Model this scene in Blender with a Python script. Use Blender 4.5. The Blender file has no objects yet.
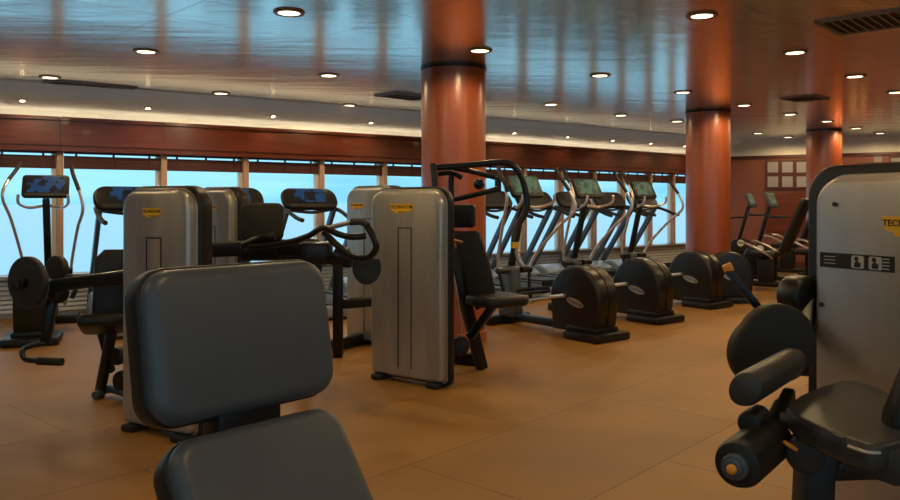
import bpy, bmesh, math, random
from mathutils import Vector, Matrix
random.seed(7)
S = bpy.context.scene
COL = S.collection
PI = math.pi
F, HY, CX, CZ = 780.0, 203.0, 450.0, 1.35          # focal px, horizon row, centre column, eye height
HC = 2.68                                          # ceiling height
V = Vector

def at(px, py, d):                                 # a photo direction taken to depth d -> world
    return V(((px-CX)/F*d, d, CZ-(py-HY)/F*d))
def gr(px, py, z=0.0):                             # a point on the horizontal plane z
    d = (CZ-z)*F/(py-HY)
    p = at(px, py, d); p.z = z
    return p
def R(d): return math.radians(d)

# ------------------------------------------------------------------ materials
MAT = {}
def mat(name, col, rough=.5, metal=0., spec=.5, emit=None, es=0., coat=0.):
    m = bpy.data.materials.new(name); m.use_nodes = True
    b = m.node_tree.nodes['Principled BSDF']
    b.inputs['Base Color'].default_value = (*col, 1)
    b.inputs['Roughness'].default_value = rough
    b.inputs['Metallic'].default_value = metal
    b.inputs['Specular IOR Level'].default_value = spec
    b.inputs['Coat Weight'].default_value = coat
    if emit:
        b.inputs['Emission Color'].default_value = (*emit, 1)
        b.inputs['Emission Strength'].default_value = es
    MAT[name] = m
    return m
def nodes(m): return m.node_tree.nodes, m.node_tree.links, m.node_tree.nodes['Principled BSDF']
def noise_col(m, c1, c2, scale, stretch=(1,1,1), rot=0, detail=4, lo=.35, hi=.65, bump=0., rough=None):
    n, l, b = nodes(m)
    tc = n.new('ShaderNodeTexCoord'); mp = n.new('ShaderNodeMapping')
    mp.inputs['Scale'].default_value = stretch; mp.inputs['Rotation'].default_value = (0,0,rot)
    nz = n.new('ShaderNodeTexNoise'); nz.inputs['Scale'].default_value = scale; nz.inputs['Detail'].default_value = detail
    cr = n.new('ShaderNodeValToRGB')
    cr.color_ramp.elements[0].position = lo; cr.color_ramp.elements[1].position = hi
    cr.color_ramp.elements[0].color = (*c1,1); cr.color_ramp.elements[1].color = (*c2,1)
    l.new(tc.outputs['Object'], mp.inputs['Vector']); l.new(mp.outputs['Vector'], nz.inputs['Vector'])
    l.new(nz.outputs['Fac'], cr.inputs['Fac']); l.new(cr.outputs['Color'], b.inputs['Base Color'])
    if bump:
        bp = n.new('ShaderNodeBump'); bp.inputs['Strength'].default_value = bump; bp.inputs['Distance'].default_value = .01
        l.new(nz.outputs['Fac'], bp.inputs['Height']); l.new(bp.outputs['Normal'], b.inputs['Normal'])
    if rough:
        mr = n.new('ShaderNodeMapRange'); mr.inputs['To Min'].default_value = rough[0]; mr.inputs['To Max'].default_value = rough[1]
        l.new(nz.outputs['Fac'], mr.inputs['Value']); l.new(mr.outputs['Result'], b.inputs['Roughness'])
    return m

mat('black_metal', (.009,.009,.009), .36, .0, .38)
mat('black_plastic', (.010,.0095,.009), .42, 0, .35)
mat('housing', (.011,.010,.009), .33, 0, .42)
mat('charcoal', (.028,.028,.028), .5, 0, .35)
mat('slate', (.07,.09,.115), .42, .2)
mat('hood', (.30,.36,.42), .32, .3)
mat('chrome', (.80,.77,.74), .32, .8)
mat('satin_silver', (.45,.44,.43), .38, .7)
mat('rubber', (.01,.01,.01), .7)
mat('yellow', (.85,.48,.02), .45)
mat('orange_plastic', (.75,.28,.01), .45)
mat('white_plastic', (.75,.75,.72), .4)
mat('ink', (.01,.01,.01), .6)
mat('pale_print', (.42,.42,.4), .6)
mat('grip', (.03,.02,.018), .55)
m = mat('leather', (.045,.05,.056), .42, 0, .5)
noise_col(m, (.024,.025,.025), (.034,.035,.035), 3, detail=6, bump=.0)
m = mat('pad_black', (.014,.014,.012), .45, 0, .35)
m = mat('bench_leather', (.08,.09,.1), .4, 0, .5)
noise_col(m, (.058,.071,.086), (.072,.087,.104), 3, detail=6)
m = mat('pad_dark', (.024,.021,.013), .55, 0, .3)
m = mat('cover_grey', (.25,.245,.235), .3, .6)
noise_col(m, (.37,.355,.32), (.50,.48,.44), 2.2, (3.0,1,.6), detail=5, rough=(.26,.42))
m = mat('cover_edge', (.36,.33,.29), .3, .7)
m = mat('mahogany', (.21,.045,.02), .3, coat=.3)
noise_col(m, (.125,.025,.010), (.185,.042,.018), 2.0, (.6,.6,9), detail=5)
m = mat('mahogany_dark', (.09,.02,.012), .4)
m = mat('wall_red', (.24,.075,.05), .5)
noise_col(m, (.22,.068,.044), (.27,.085,.056), 1.4, detail=5)
mat('cream', (.80,.78,.68), .6)
mat('mullion_tan', (.55,.36,.26), .5)
mat('mullion_white', (.75,.72,.66), .5)
m = mat('blind', (.10,.03,.028), .55)
mat('grille', (.74,.80,.85), .4)
mat('sill_wall', (.40,.45,.50), .5)
m = mat('column_lacquer', (.42,.10,.035), .34, .0, .5, coat=.5)
noise_col(m, (.29,.074,.027), (.38,.098,.036), 1.3, (5,5,.35), detail=4)
m.node_tree.nodes['Principled BSDF'].inputs['Coat Roughness'].default_value = .22
mat('bronze', (.30,.18,.09), .4, .5)
mat('lamp_glow', (1,1,1), .5, emit=(1,.78,.48), es=7)
mat('frost', (.33,.32,.33), .55)
mat('vent', (.25,.22,.2), .5)
mat('vent_dark', (.03,.028,.025), .7)
mat('belt', (.02,.022,.025), .6)
mat('red_lit', (.6,.06,.03), .5, emit=(1,.14,.04), es=.25)
mat('warm_lit', (.8,.5,.2), .5, emit=(1,.55,.15), es=.35)

# floor: warm brown sheet tiles laid on the diagonal
m = mat('floor', (.3,.16,.07), .55)
n, l, b = nodes(m)
tc = n.new('ShaderNodeTexCoord'); mp = n.new('ShaderNodeMapping'); mp.inputs['Rotation'].default_value = (0,0,R(-48))
l.new(tc.outputs['Object'], mp.inputs['Vector'])
br = n.new('ShaderNodeTexBrick'); br.offset = .5; br.inputs['Scale'].default_value = 1
br.inputs['Brick Width'].default_value = 1.9; br.inputs['Row Height'].default_value = .95
br.inputs['Mortar Size'].default_value = .006; br.inputs['Mortar Smooth'].default_value = .6
br.inputs['Color1'].default_value = (.33,.160,.028,1); br.inputs['Color2'].default_value = (.285,.136,.023,1); br.inputs['Mortar'].default_value = (.15,.065,.012,1)
l.new(mp.outputs['Vector'], br.inputs['Vector'])
nz = n.new('ShaderNodeTexNoise'); nz.inputs['Scale'].default_value = 1.1; nz.inputs['Detail'].default_value = 8
l.new(mp.outputs['Vector'], nz.inputs['Vector'])
mr = n.new('ShaderNodeMapRange'); mr.inputs['From Min'].default_value=.3; mr.inputs['From Max'].default_value=.7; mr.inputs['To Min'].default_value=.8; mr.inputs['To Max'].default_value=1.15
l.new(nz.outputs['Fac'], mr.inputs['Value'])
mx = n.new('ShaderNodeMix'); mx.data_type='RGBA'; mx.blend_type='MULTIPLY'; mx.inputs['Factor'].default_value=1
l.new(br.outputs['Color'], mx.inputs[6]); l.new(mr.outputs['Result'], mx.inputs[7]); l.new(mx.outputs[2], b.inputs['Base Color'])

# ceiling: lacquered metal panels, slightly wavy
m = mat('ceiling_lacquer', (.5,.46,.42), .175, .88)
n, l, b = nodes(m)
tc = n.new('ShaderNodeTexCoord'); mp = n.new('ShaderNodeMapping'); mp.inputs['Rotation'].default_value = (0,0,R(-44)); mp.inputs['Scale'].default_value = (.5,2.6,1)
l.new(tc.outputs['Object'], mp.inputs['Vector'])
nz = n.new('ShaderNodeTexNoise'); nz.inputs['Scale'].default_value = 1.5; nz.inputs['Detail'].default_value = 3
l.new(mp.outputs['Vector'], nz.inputs['Vector'])
bp = n.new('ShaderNodeBump'); bp.inputs['Strength'].default_value = .25; bp.inputs['Distance'].default_value = .02
l.new(nz.outputs['Fac'], bp.inputs['Height'])
mp2 = n.new('ShaderNodeMapping'); mp2.inputs['Rotation'].default_value = (0,0,R(-44))
l.new(tc.outputs['Object'], mp2.inputs['Vector'])
br = n.new('ShaderNodeTexBrick'); br.offset = 0; br.inputs['Brick Width'].default_value = 1.2; br.inputs['Row Height'].default_value = .6
br.inputs['Scale'].default_value=1; br.inputs['Mortar Size'].default_value=.004
br.inputs['Color1'].default_value=(.80,.82,.75,1); br.inputs['Color2'].default_value=(.76,.78,.71,1); br.inputs['Mortar'].default_value=(.33,.29,.25,1)
l.new(mp2.outputs['Vector'], br.inputs['Vector']); l.new(br.outputs['Color'], b.inputs['Base Color'])
l.new(bp.outputs['Normal'], b.inputs['Normal'])

# screens: a lit display with a patchwork of coloured tiles
def screen_mat(name, c1, c2, c3, s):
    m = mat(name, (.01,.01,.01), .2)
    n, l, b = nodes(m)
    tc = n.new('ShaderNodeTexCoord'); vo = n.new('ShaderNodeTexVoronoi'); vo.inputs['Scale'].default_value = 14
    vo.distance = 'CHEBYCHEV'
    l.new(tc.outputs['Object'], vo.inputs['Vector'])
    sp = n.new('ShaderNodeSeparateColor'); l.new(vo.outputs['Color'], sp.inputs['Color'])
    cr = n.new('ShaderNodeValToRGB'); e = cr.color_ramp.elements
    e[0].position=0; e[0].color=(*c1,1); e[1].position=1; e[1].color=(*c3,1); x=e.new(.5); x.color=(*c2,1)
    cr.color_ramp.interpolation='CONSTANT'
    l.new(sp.outputs[0], cr.inputs['Fac']); l.new(cr.outputs['Color'], b.inputs['Emission Color'])
    b.inputs['Emission Strength'].default_value = s
screen_mat('screen_blue', (.004,.008,.012), (.01,.05,.12), (.05,.5,.6), .8)
screen_mat('screen_green', (.05,.08,.05), (.10,.16,.09), (.2,.26,.16), .8)

# glass: clear pane with a weak reflection
m = bpy.data.materials.new('glass'); m.use_nodes=True; MAT['glass']=m
n, l = m.node_tree.nodes, m.node_tree.links
n.remove(n['Principled BSDF'])
tr = n.new('ShaderNodeBsdfTransparent'); tr.inputs['Color'].default_value=(.93,.97,.98,1)
gl = n.new('ShaderNodeBsdfGlossy'); gl.inputs['Roughness'].default_value=.03
lw = n.new('ShaderNodeLayerWeight'); lw.inputs['Blend'].default_value=.5
fr = n.new('ShaderNodeMath'); fr.operation='POWER'; fr.inputs[1].default_value=5; l.new(lw.outputs['Facing'],fr.inputs[0])
fm_ = n.new('ShaderNodeMath'); fm_.operation='MULTIPLY_ADD'; fm_.inputs[1].default_value=.85; fm_.inputs[2].default_value=.02; l.new(fr.outputs[0],fm_.inputs[0])
ms = n.new('ShaderNodeMixShader'); l.new(fm_.outputs[0], ms.inputs[0]); l.new(tr.outputs[0], ms.inputs[1]); l.new(gl.outputs[0], ms.inputs[2])
l.new(ms.outputs[0], n['Material Output'].inputs['Surface'])

# sea
m = mat('sea', (.26,.60,.80), .35, 0, .6)

# ------------------------------------------------------------------ mesh builder
def crom(P, closed=False, k=8):
    P=[V(p) for p in P]
    if len(P)<3: return P
    out=[]; n=len(P)
    for i in range(n-1):
        p0=P[max(i-1,0)]; p1=P[i]; p2=P[i+1]; p3=P[min(i+2,n-1)]
        for j in range(k):
            t=j/k; t2=t*t; t3=t2*t
            out.append(.5*((2*p1)+(p2-p0)*t+(2*p0-5*p1+4*p2-p3)*t2+(3*p1-p0-3*p2+p3)*t3))
    out.append(P[-1]); return out
def rrect(w, h, r, n=6):
    if not isinstance(r,(tuple,list)): r=(r,)*4       # bl, br, tr, tl
    pts=[]
    for (cx,cy,a0,rr) in ((-w/2,-h/2,PI,r[0]),(w/2,-h/2,1.5*PI,r[1]),(w/2,h/2,0,r[2]),(-w/2,h/2,.5*PI,r[3])):
        sx=1 if cx<0 else -1; sy=1 if cy<0 else -1
        c=(cx+sx*rr, cy+sy*rr)
        for i in range(n+1):
            a=a0+i*PI/2/n
            pts.append((c[0]+rr*math.cos(a), c[1]+rr*math.sin(a)))
    return pts
def frame_m(o, x, y):                              # local x, y axes and origin -> matrix
    x=V(x).normalized(); y=V(y); z=x.cross(y).normalized(); y=z.cross(x).normalized()
    return Matrix((( x.x,y.x,z.x,o[0]),(x.y,y.y,z.y,o[1]),(x.z,y.z,z.z,o[2]),(0,0,0,1)))

class MB:
    def __init__(s): s.bm=bmesh.new()
    def _merge(s, b, M=None):
        if M is not None: bmesh.ops.transform(b, matrix=M, verts=b.verts)
        me=bpy.data.meshes.new('t'); b.to_mesh(me); b.free(); s.bm.from_mesh(me); bpy.data.meshes.remove(me)
        return s
    def box(s, c, size, bev=0., rot=None, M=None, seg=2, taper=None):
        b=bmesh.new(); bmesh.ops.create_cube(b, size=1)
        for v in b.verts:
            t=1.
            if taper and v.co.z>0: t=taper
            v.co=V((v.co.x*size[0]*t, v.co.y*size[1]*t, v.co.z*size[2]))
        if bev: bmesh.ops.bevel(b, geom=list(b.edges), offset=bev, segments=seg, affect='EDGES', profile=.5)
        T=Matrix.Translation(c)
        if rot is not None: T=T@(rot if isinstance(rot,Matrix) else Matrix.Rotation(rot,4,'Z'))
        if M is not None: T=M@T
        return s._merge(b,T)
    def beam(s, p0, p1, w, h, bev=.006, up=(0,0,1)):
        p0=V(p0); p1=V(p1); d=p1-p0; z=d.normalized(); u=V(up)
        if abs(z.dot(u))>.98: u=V((0,1,0))
        x=u.cross(z).normalized(); y=z.cross(x)
        M=Matrix(((x.x,y.x,z.x,0),(x.y,y.y,z.y,0),(x.z,y.z,z.z,0),(0,0,0,1)))
        return s.box((p0+p1)/2,(w,h,d.length),bev,rot=M)
    def cyl(s, p0, p1, r0, r1=None, seg=24, bev=0.):
        p0=V(p0); p1=V(p1); d=p1-p0; L=d.length
        if r1 is None: r1=r0
        b=bmesh.new(); bmesh.ops.create_cone(b, cap_ends=True, segments=seg, radius1=r0, radius2=r1, depth=L)
        if bev:
            es=[e for e in b.edges if len(e.link_faces)==2 and any(len(f.verts)>4 for f in e.link_faces)]
            bmesh.ops.bevel(b, geom=es, offset=bev, segments=3, affect='EDGES', profile=.5)
        q=V((0,0,1)).rotation_difference(d.normalized()).to_matrix().to_4x4()
        return s._merge(b, Matrix.Translation((p0+p1)/2)@q)
    def ball(s, c, r, sc=(1,1,1)):
        b=bmesh.new(); bmesh.ops.create_uvsphere(b,u_segments=20,v_segments=12,radius=r)
        return s._merge(b, Matrix.Translation(c)@Matrix.Diagonal((*sc,1)))
    def tube(s, P, r, seg=10, smooth=True, k=8):
        P=crom(P,k=k) if smooth else [V(p) for p in P]
        bm=s.bm; rings=[]; prev=None
        n=len(P)
        for i,p in enumerate(P):
            t=(P[min(i+1,n-1)]-P[max(i-1,0)]).normalized()
            if prev is None:
                a=V((0,0,1)) if abs(t.z)<.9 else V((1,0,0))
                x=t.cross(a).normalized()
            else:
                x=(prev-t*prev.dot(t)).normalized()
            prev=x; y=t.cross(x)
            rr=r(i/(n-1)) if callable(r) else r
            rings.append([bm.verts.new(p+x*rr*math.cos(2*PI*j/seg)+y*rr*math.sin(2*PI*j/seg)) for j in range(seg)])
        for a,c in zip(rings,rings[1:]):
            for j in range(seg): bm.faces.new((a[j],a[(j+1)%seg],c[(j+1)%seg],c[j]))
        bm.faces.new(rings[0][::-1]); bm.faces.new(rings[-1])
        return s
    def prism(s, poly, th, M, bev=0., seg=3, both=True):    # poly in local xy, extruded z 0..th
        b=bmesh.new()
        lo=[b.verts.new((x,y,0)) for x,y in poly]; f=b.faces.new(lo)
        r=bmesh.ops.extrude_face_region(b, geom=[f])
        vs=[g for g in r['geom'] if isinstance(g,bmesh.types.BMVert)]
        bmesh.ops.translate(b, verts=vs, vec=(0,0,th))
        bmesh.ops.recalc_face_normals(b, faces=b.faces)
        if bev:
            es=[e for e in b.edges if abs(e.verts[0].co.z-e.verts[1].co.z)<1e-6 and (both or e.verts[0].co.z>th/2)]
            bmesh.ops.bevel(b, geom=es, offset=bev, segments=seg, affect='EDGES', profile=.5)
        return s._merge(b,M)
    def lathe(s, prof, M, seg=32):                          # prof: (r, z)
        b=bmesh.new(); rings=[]
        for r,z in prof: rings.append([b.verts.new((r*math.cos(2*PI*j/seg),r*math.sin(2*PI*j/seg),z)) for j in range(seg)])
        for a,c in zip(rings,rings[1:]):
            for j in range(seg): b.faces.new((a[j],a[(j+1)%seg],c[(j+1)%seg],c[j]))
        b.faces.new(rings[0][::-1]); b.faces.new(rings[-1])
        return s._merge(b,M)
    def quad(s, *P):
        s.bm.faces.new([s.bm.verts.new(V(p)) for p in P]); return s
    def build(s, name, material, parent=None, ang=40, shift=None, recalc=True):
        me=bpy.data.meshes.new(name)
        if recalc: bmesh.ops.recalc_face_normals(s.bm, faces=s.bm.faces)
        if shift is None and parent is not None and parent.get('_w'): shift=V(parent['_w'])
        if shift is not None: bmesh.ops.translate(s.bm, verts=s.bm.verts, vec=-V(shift))
        s.bm.to_mesh(me); s.bm.free()
        for p in me.polygons: p.use_smooth=True
        me.set_sharp_from_angle(angle=R(ang))
        me.materials.append(MAT[material] if isinstance(material,str) else material)
        o=bpy.data.objects.new(name,me); COL.objects.link(o)
        if parent is not None:
            o.parent=parent
            if parent.get('_w'): o['_w']=parent['_w']
        return o
def empty(name, label, cat, loc=(0,0,0), rz=0., group=None, world=False):
    o=bpy.data.objects.new(name,None); COL.objects.link(o); o.empty_display_size=.1
    o.location=loc; o.rotation_euler=(0,0,rz); o['label']=label; o['category']=cat
    if group: o['group']=group
    if world: o['_w']=tuple(loc)                    # children given in world coordinates
    return o
def tag(o,label,cat,group=None):
    o['label']=label; o['category']=cat
    if group: o['group']=group
    return o
def struct(o): o['kind']='structure'; return o
def copy_tree(o, parent=None):
    c=o.copy(); COL.objects.link(c)
    if parent is not None: c.parent=parent
    for ch in list(o.children): copy_tree(ch,c)
    return c
def place(o, loc, rz, label, group=None):
    o.location=loc; o.rotation_euler=(0,0,rz); o['label']=label
    if group: o['group']=group
    return o
def text_mesh(body, size, M, name, material, parent, ext=.0008, sx=1.0, shear=0.):
    cu=bpy.data.curves.new('lettering','FONT'); cu.body=body; cu.size=size; cu.align_x='CENTER'; cu.align_y='CENTER'; cu.extrude=ext; cu.shear=shear; cu.offset=size*.018
    t=bpy.data.objects.new('lettering',cu); COL.objects.link(t)
    bpy.context.view_layer.update()
    me=bpy.data.meshes.new_from_object(t.evaluated_get(bpy.context.evaluated_depsgraph_get()))
    bpy.data.objects.remove(t); bpy.data.curves.remove(cu)
    me.transform(M@Matrix.Diagonal((sx,1,1,1)))
    if parent is not None and parent.get('_w'): me.transform(Matrix.Translation(-V(parent['_w'])))
    me.materials.clear(); me.materials.append(MAT[material])
    o=bpy.data.objects.new(name,me); COL.objects.link(o); o.parent=parent
    if parent is not None and parent.get('_w'): o['_w']=parent['_w']
    return o

# ------------------------------------------------------------------ the room
def yb(x): return 117+.0478*x+.0000135*x*x          # row of the top of the red header along the window wall
mull=[-205,-60,60,164,246,322,385,438,484,525,562,595,624,651,674,697]
WP=[]
for x in mull:
    d=F*1.0/(HY-yb(x)); WP.append(V(((x-CX)/F*d,d,0)))
C0=V((5.95,17.1,0))
d0=(WP[0]-WP[1]).normalized()
LEFT_END=WP[0]+d0*3.0
WP=[LEFT_END]+WP+[C0]
C1=C0+V((.865,-.50,0))*7.6                          # far wall runs to here
C2=V((C1.x,-3.2,0)); C3=V((LEFT_END.x,-3.2,0))
poly=WP+[C1,C2,C3]
def flat(name, z, th, material):
    b=MB(); M=Matrix.Translation((0,0,z))
    b.prism([(p.x,p.y) for p in poly], th, M)
    return struct(b.build(name,material))
flat('floor',-.1,.1,'floor'); flat('ceiling',HC,.1,'ceiling_lacquer')
def wallseg(b,p,q,z0,z1,th,out=0.0):
    d=(q-p).normalized(); nrm=V((-d.y,d.x,0))       # nrm: to the left of travel
    a=p+nrm*out; c=q+nrm*out
    b.box((a+c)/2+nrm*th/2+V((0,0,(z0+z1)/2)), ((q-p).length,th,z1-z0), rot=math.atan2(d.y,d.x))
ZB,ZH,ZS=2.35,1.97,.50                              # header top, header bottom, sill
# travelling along WP from left to far right, the outside is to the left of travel
b=MB()
for p,q in zip(WP,WP[1:]): wallseg(b,p,q,-.1,ZS,.15)
struct(b.build('wall_left','sill_wall'))
b=MB()
for p,q in zip(WP,WP[1:]): wallseg(b,p,q,ZB,HC+.1,.15)
struct(b.build('trim_1','cream'))
# added glowing strip, unseen behind the header lip, to brighten the cream soffit
mat('added_glow',(1,1,1),.5,emit=(1,.88,.66),es=10)
b=MB()
for p,q in zip(WP,WP[1:]): wallseg(b,p,q,ZB+.0185,ZB+.0235,.014,-.086)
tag(b.build('added_glow_strip','added_glow'),'thin added glow strip, unseen on top of the red window header, brightening the soffit','lamp')
# sloped cream soffit between the ceiling and the red header
b=MB(); rows=[]
for i,p in enumerate(WP):
    a=WP[max(i-1,0)]; c=WP[min(i+1,len(WP)-1)]; d=(c-a).normalized(); n_=V((d.y,-d.x,0))
    rows.append([b.bm.verts.new(v) for v in (p+n_*.82+V((0,0,HC+.02)),p+n_*.82+V((0,0,HC-.012)),p+n_*.02+V((0,0,ZB+.10)),p-n_*.05+V((0,0,ZB+.10)),p-n_*.05+V((0,0,HC+.02)))])
for r0,r1 in zip(rows,rows[1:]):
    for k in range(5): b.bm.faces.new((r0[k],r0[(k+1)%5],r1[(k+1)%5],r1[k]))
b.bm.faces.new(rows[0]); b.bm.faces.new(rows[-1][::-1])
struct(b.build('trim_7','cream',ang=20))
b=MB()
for p,q in zip(WP,WP[1:]):
    wallseg(b,p,q,ZH+.05,ZB,.21,-.06); wallseg(b,p,q,ZB-.012,ZB+.018,.25,-.10); wallseg(b,p,q,ZB+.018,ZB+.030,.012,-.10)
    wallseg(b,p,q,ZH,ZH+.05,.25,-.10); wallseg(b,p,q,ZH+.07,ZH+.085,.235,-.085)
struct(b.build('trim_2','mahogany'))
b=MB()
for p,q in zip(WP,WP[1:]):
    wallseg(b,p,q,ZS-.04,ZS,.2,-.14)
struct(b.build('trim_3','satin_silver'))
b=MB()
for p,q in zip(WP,WP[1:]):
    for k in range(7): wallseg(b,p,q,.06+k*.055,.095+k*.055,.02,-.03)
struct(b.build('trim_4','grille'))
b=MB(); wallseg(b,C0,C1,-.1,HC+.1,.15); struct(b.build('wall_far','wall_red'))
b=MB(); wallseg(b,C0,C1,ZB,HC,.03,-.03); struct(b.build('trim_5','cream'))
b=MB(); wallseg(b,C0,C1,ZB-.05,ZB+.012,.04,-.04); wallseg(b,C0,C1,0,.12,.02,-.02); struct(b.build('trim_6','mahogany_dark'))
b=MB(); wallseg(b,C1,C2,-.1,HC+.1,.15); struct(b.build('wall_right','wall_red'))
def win_wall(name,P,Q,n0):
    b=MB(); wallseg(b,P,Q,-.1,ZS,.15); wallseg(b,P,Q,ZH,HC+.1,.15); w0=struct(b.build(name,'wall_red'))
    d=(Q-P).normalized(); nrm=V((-d.y,d.x,0)); L=(Q-P).length; n=max(2,round(L/1.15)); a=math.atan2(d.y,d.x)
    for i in range(n):
        p=P+d*L*i/n; q=P+d*L*(i+1)/n
        b=MB(); b.box((p+q)/2+nrm*.09+V((0,0,(ZS+ZH)/2)),(L/n-.02,.012,ZH-ZS+.06),rot=a); w=struct(b.build('window_%d'%(n0+i),'glass'))
        b=MB(); b.box(p+nrm*.06+V((0,0,(ZS+ZH)/2)),(.09,.13,ZH-ZS),.006,rot=a); b.build('window_frame','mullion_tan',w)
win_wall('wall_back',C2,C3,40); b=MB(); wallseg(b,C3,LEFT_END,-.1,HC+.1,.15); struct(b.build('wall_side','wall_red'))

ORD=['first','second','third','fourth','fifth','sixth','seventh','eighth','ninth','tenth','eleventh','twelfth','thirteenth','fourteenth','fifteenth','sixteenth','seventeenth']
k=0
for i,(p,q) in enumerate(zip(WP,WP[1:])):
    d=(q-p).normalized(); nrm=V((-d.y,d.x,0)); L=(q-p).length; a=math.atan2(d.y,d.x)
    mid=(p+q)/2
    b=MB(); b.box(mid+nrm*.09+V((0,0,(ZS+ZH)/2)),(L-.02,.012,ZH-ZS+.06),rot=a)
    w=struct(b.build('window_%d'%(i+1),'glass'))
    b=MB()
    b.box(p+nrm*.05+V((0,0,(ZS+ZH)/2)),(.075,.13,ZH-ZS),.006,rot=a)
    b.build('window_frame','mullion_tan',w)
    b=MB(); b.box(p+d*-.06+nrm*.075+V((0,0,(ZS+ZH)/2)),(.05,.08,ZH-ZS),.004,rot=a); b.build('window_frame','mullion_white',w)
    # raised blind: dark roll with hanging slats and cord brackets
    if 1<=i<=15:
        bl=empty('window_blind','raised dark red blind','blind',mid+V((0,0,ZH-.19)),0,'raised blinds along the sea windows',world=True)
        b=MB(); g=.03
        wid=L-.09
        b.box(mid+nrm*g+V((0,0,ZH-.012)),(wid,.03,.024),rot=a)
        b.build('head_rail','blind',bl)
        b=MB()
        for t in range(8): b.box(mid+nrm*g+V((0,0,ZH-.195+t*.0195)),(wid,.036,.019),.003,rot=a)
        b.build('slats','blind',bl)
        for t in (-.38,0,.38):
            b=MB(); b.box(mid+d*wid*t+nrm*(g-.022)+V((0,0,ZH-.105)),(.026,.012,.20),rot=a); b.build('tape','mahogany_dark',bl)
        k+=1
        if i<=1: bl['label']='raised dark red blind over the first window, cut by the left photo edge'
        else: bl['label']='raised dark red blind over the %s window from the left photo edge'%ORD[i-1]
# the sea outside, far below
b=MB(); b.quad((-4000,-200,-14),(4000,-200,-14),(4000,9000,-14),(-4000,9000,-14)); struct(b.build('sea','sea'))

# columns
def column(px, d, r, label):
    x=(px-CX)/F*d
    c=empty('column',label,'column',(x,d,0),0,'round lacquered columns')
    b=MB(); b.lathe([(r+.012,0),(r+.012,.10),(r,.105),(r,HC-.022)],Matrix.Identity(4),64); b.build('shaft','column_lacquer',c)
    b=MB(); b.lathe([(r+.003,HC-.024),(r+.008,HC-.020),(r+.008,HC-.001)],Matrix.Identity(4),64); b.build('collar','black_metal',c)
column(453.5,7.72,.318,'thick orange brown lacquered column behind the chest press machine, the nearest column')
column(708,11.35,.312,'middle orange brown column standing behind the row of black flywheel housings')
column(824,14.3,.298,'farthest orange brown column, in front of the framed panes on the far wall')

# downlights
LP=[(289,12),(146,51),(50,77),(329,75),(221,93),(349,105),(480,50),(702,15),(795,52),(855,76),(896,92),(600,75),(683,92),(551,104),(744,105),
    (621,115),(790,114),(520,122),(581,128),(677,121),(632,133),(758,133),(788,137),(827,121),(856,128),(880,133),(738,146)]
proto=None
def downlight(pos, label, power):
    global proto
    if proto is None:
        o=empty('downlight',label,'ceiling light',(0,0,0),0,'round ceiling downlights')
        b=MB(); b.lathe([(.072,-.003),(.078,-.012),(.104,-.012),(.110,-.002),(.110,0),(.072,0)],Matrix.Identity(4),32); b.build('trim_ring','bronze',o)
        b=MB(); b.lathe([(.074,-.007),(.074,-.003)],Matrix.Identity(4),32); b.build('lens','lamp_glow',o)
        proto=o
    else: o=copy_tree(proto)
    place(o,pos,0,label)
    for ch in list(o.children):
        if ch.type=='LIGHT': bpy.data.objects.remove(ch)
    li=bpy.data.lights.new('lamp','SPOT'); li.energy=power; li.spot_size=R(174); li.spot_blend=.35; li.shadow_soft_size=.07; li.color=(1,.70,.36)
    lo=bpy.data.objects.new('lamp',li); COL.objects.link(lo); lo.parent=o; lo.location=(0,0,-.03)
POWER=33
regs={'left of the near column':[], 'between the near and middle columns':[], 'between the middle and far columns':[], 'right of the far column':[]}
keys=list(regs)
for p in sorted(LP):
    r=keys[0] if p[0]<453 else keys[1] if p[0]<708 else keys[2] if p[0]<824 else keys[3]
    regs[r].append(p)
for r,ps in regs.items():
    for i,(x,y) in enumerate(ps):
        d=(HC-CZ)*F/(HY-y)
        downlight(((x-CX)/F*d,d,HC-.001),'lit round ceiling downlight, %s from left of those %s'%(ORD[i],r),POWER)
def soffit_light(px,label):
    for (p,q) in zip(WP,WP[1:]):
        x0=CX+F*p.x/p.y; x1=CX+F*q.x/q.y
        if x0<=px<=x1:
            d=(q-p).normalized(); n_=V((d.y,-d.x,0)); t=(px-x0)/(x1-x0)
            c=p.lerp(q,t)+n_*.30; c.z=ZB+.10+(HC-.012-ZB-.10)*.28/.80-.003
            sl=V((n_.x*.8,n_.y*.8,HC-.012-ZB-.10)).normalized(); dn=d.cross(sl)
            if dn.z>0: dn=-dn
            M=frame_m(c,d,dn.cross(d)) if True else None
            o=empty('soffit_light',label,'ceiling light',c,0,'small spotlights in the cream soffit above the windows',world=True)
            z=dn
            b=MB(); b.cyl(c+z*.006,c-z*.004,.045,seg=20); b.build('trim_ring','bronze',o)
            b=MB(); b.cyl(c+z*.009,c+z*.005,.028,seg=16); b.build('lens','lamp_glow',o)
            li=bpy.data.lights.new('lamp','SPOT'); li.energy=3.5; li.spot_size=R(140); li.spot_blend=.6; li.shadow_soft_size=.03; li.color=(1,.72,.42)
            lo=bpy.data.objects.new('lamp',li); COL.objects.link(lo); lo.parent=o; lo.location=(0,0,-.04)
for i,x in enumerate((20,142,264,360,502,555,600,638,672)):
    soffit_light(x,'small spotlight in the cream soffit above the windows, %s from the left'%ORD[i])
lamp_only=[]
for i,(x,y) in enumerate([(-1.2,3.2),(1.4,3.0),(3.6,4.6),(-3.4,4.9),(0,1.0),(-2.4,1.0),(2.4,.8),(5.6,6.2),(4.6,2.4),(-5.6,3.4),(-1,-1.4),(2,-1.4),(7.6,8.0),(7.2,4.0)]):
    downlight((x,y,HC-.001),'lit round ceiling downlight outside the frame behind the camera side, %s there'%ORD[i],POWER*(.75 if y>.5 else .4))

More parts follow.
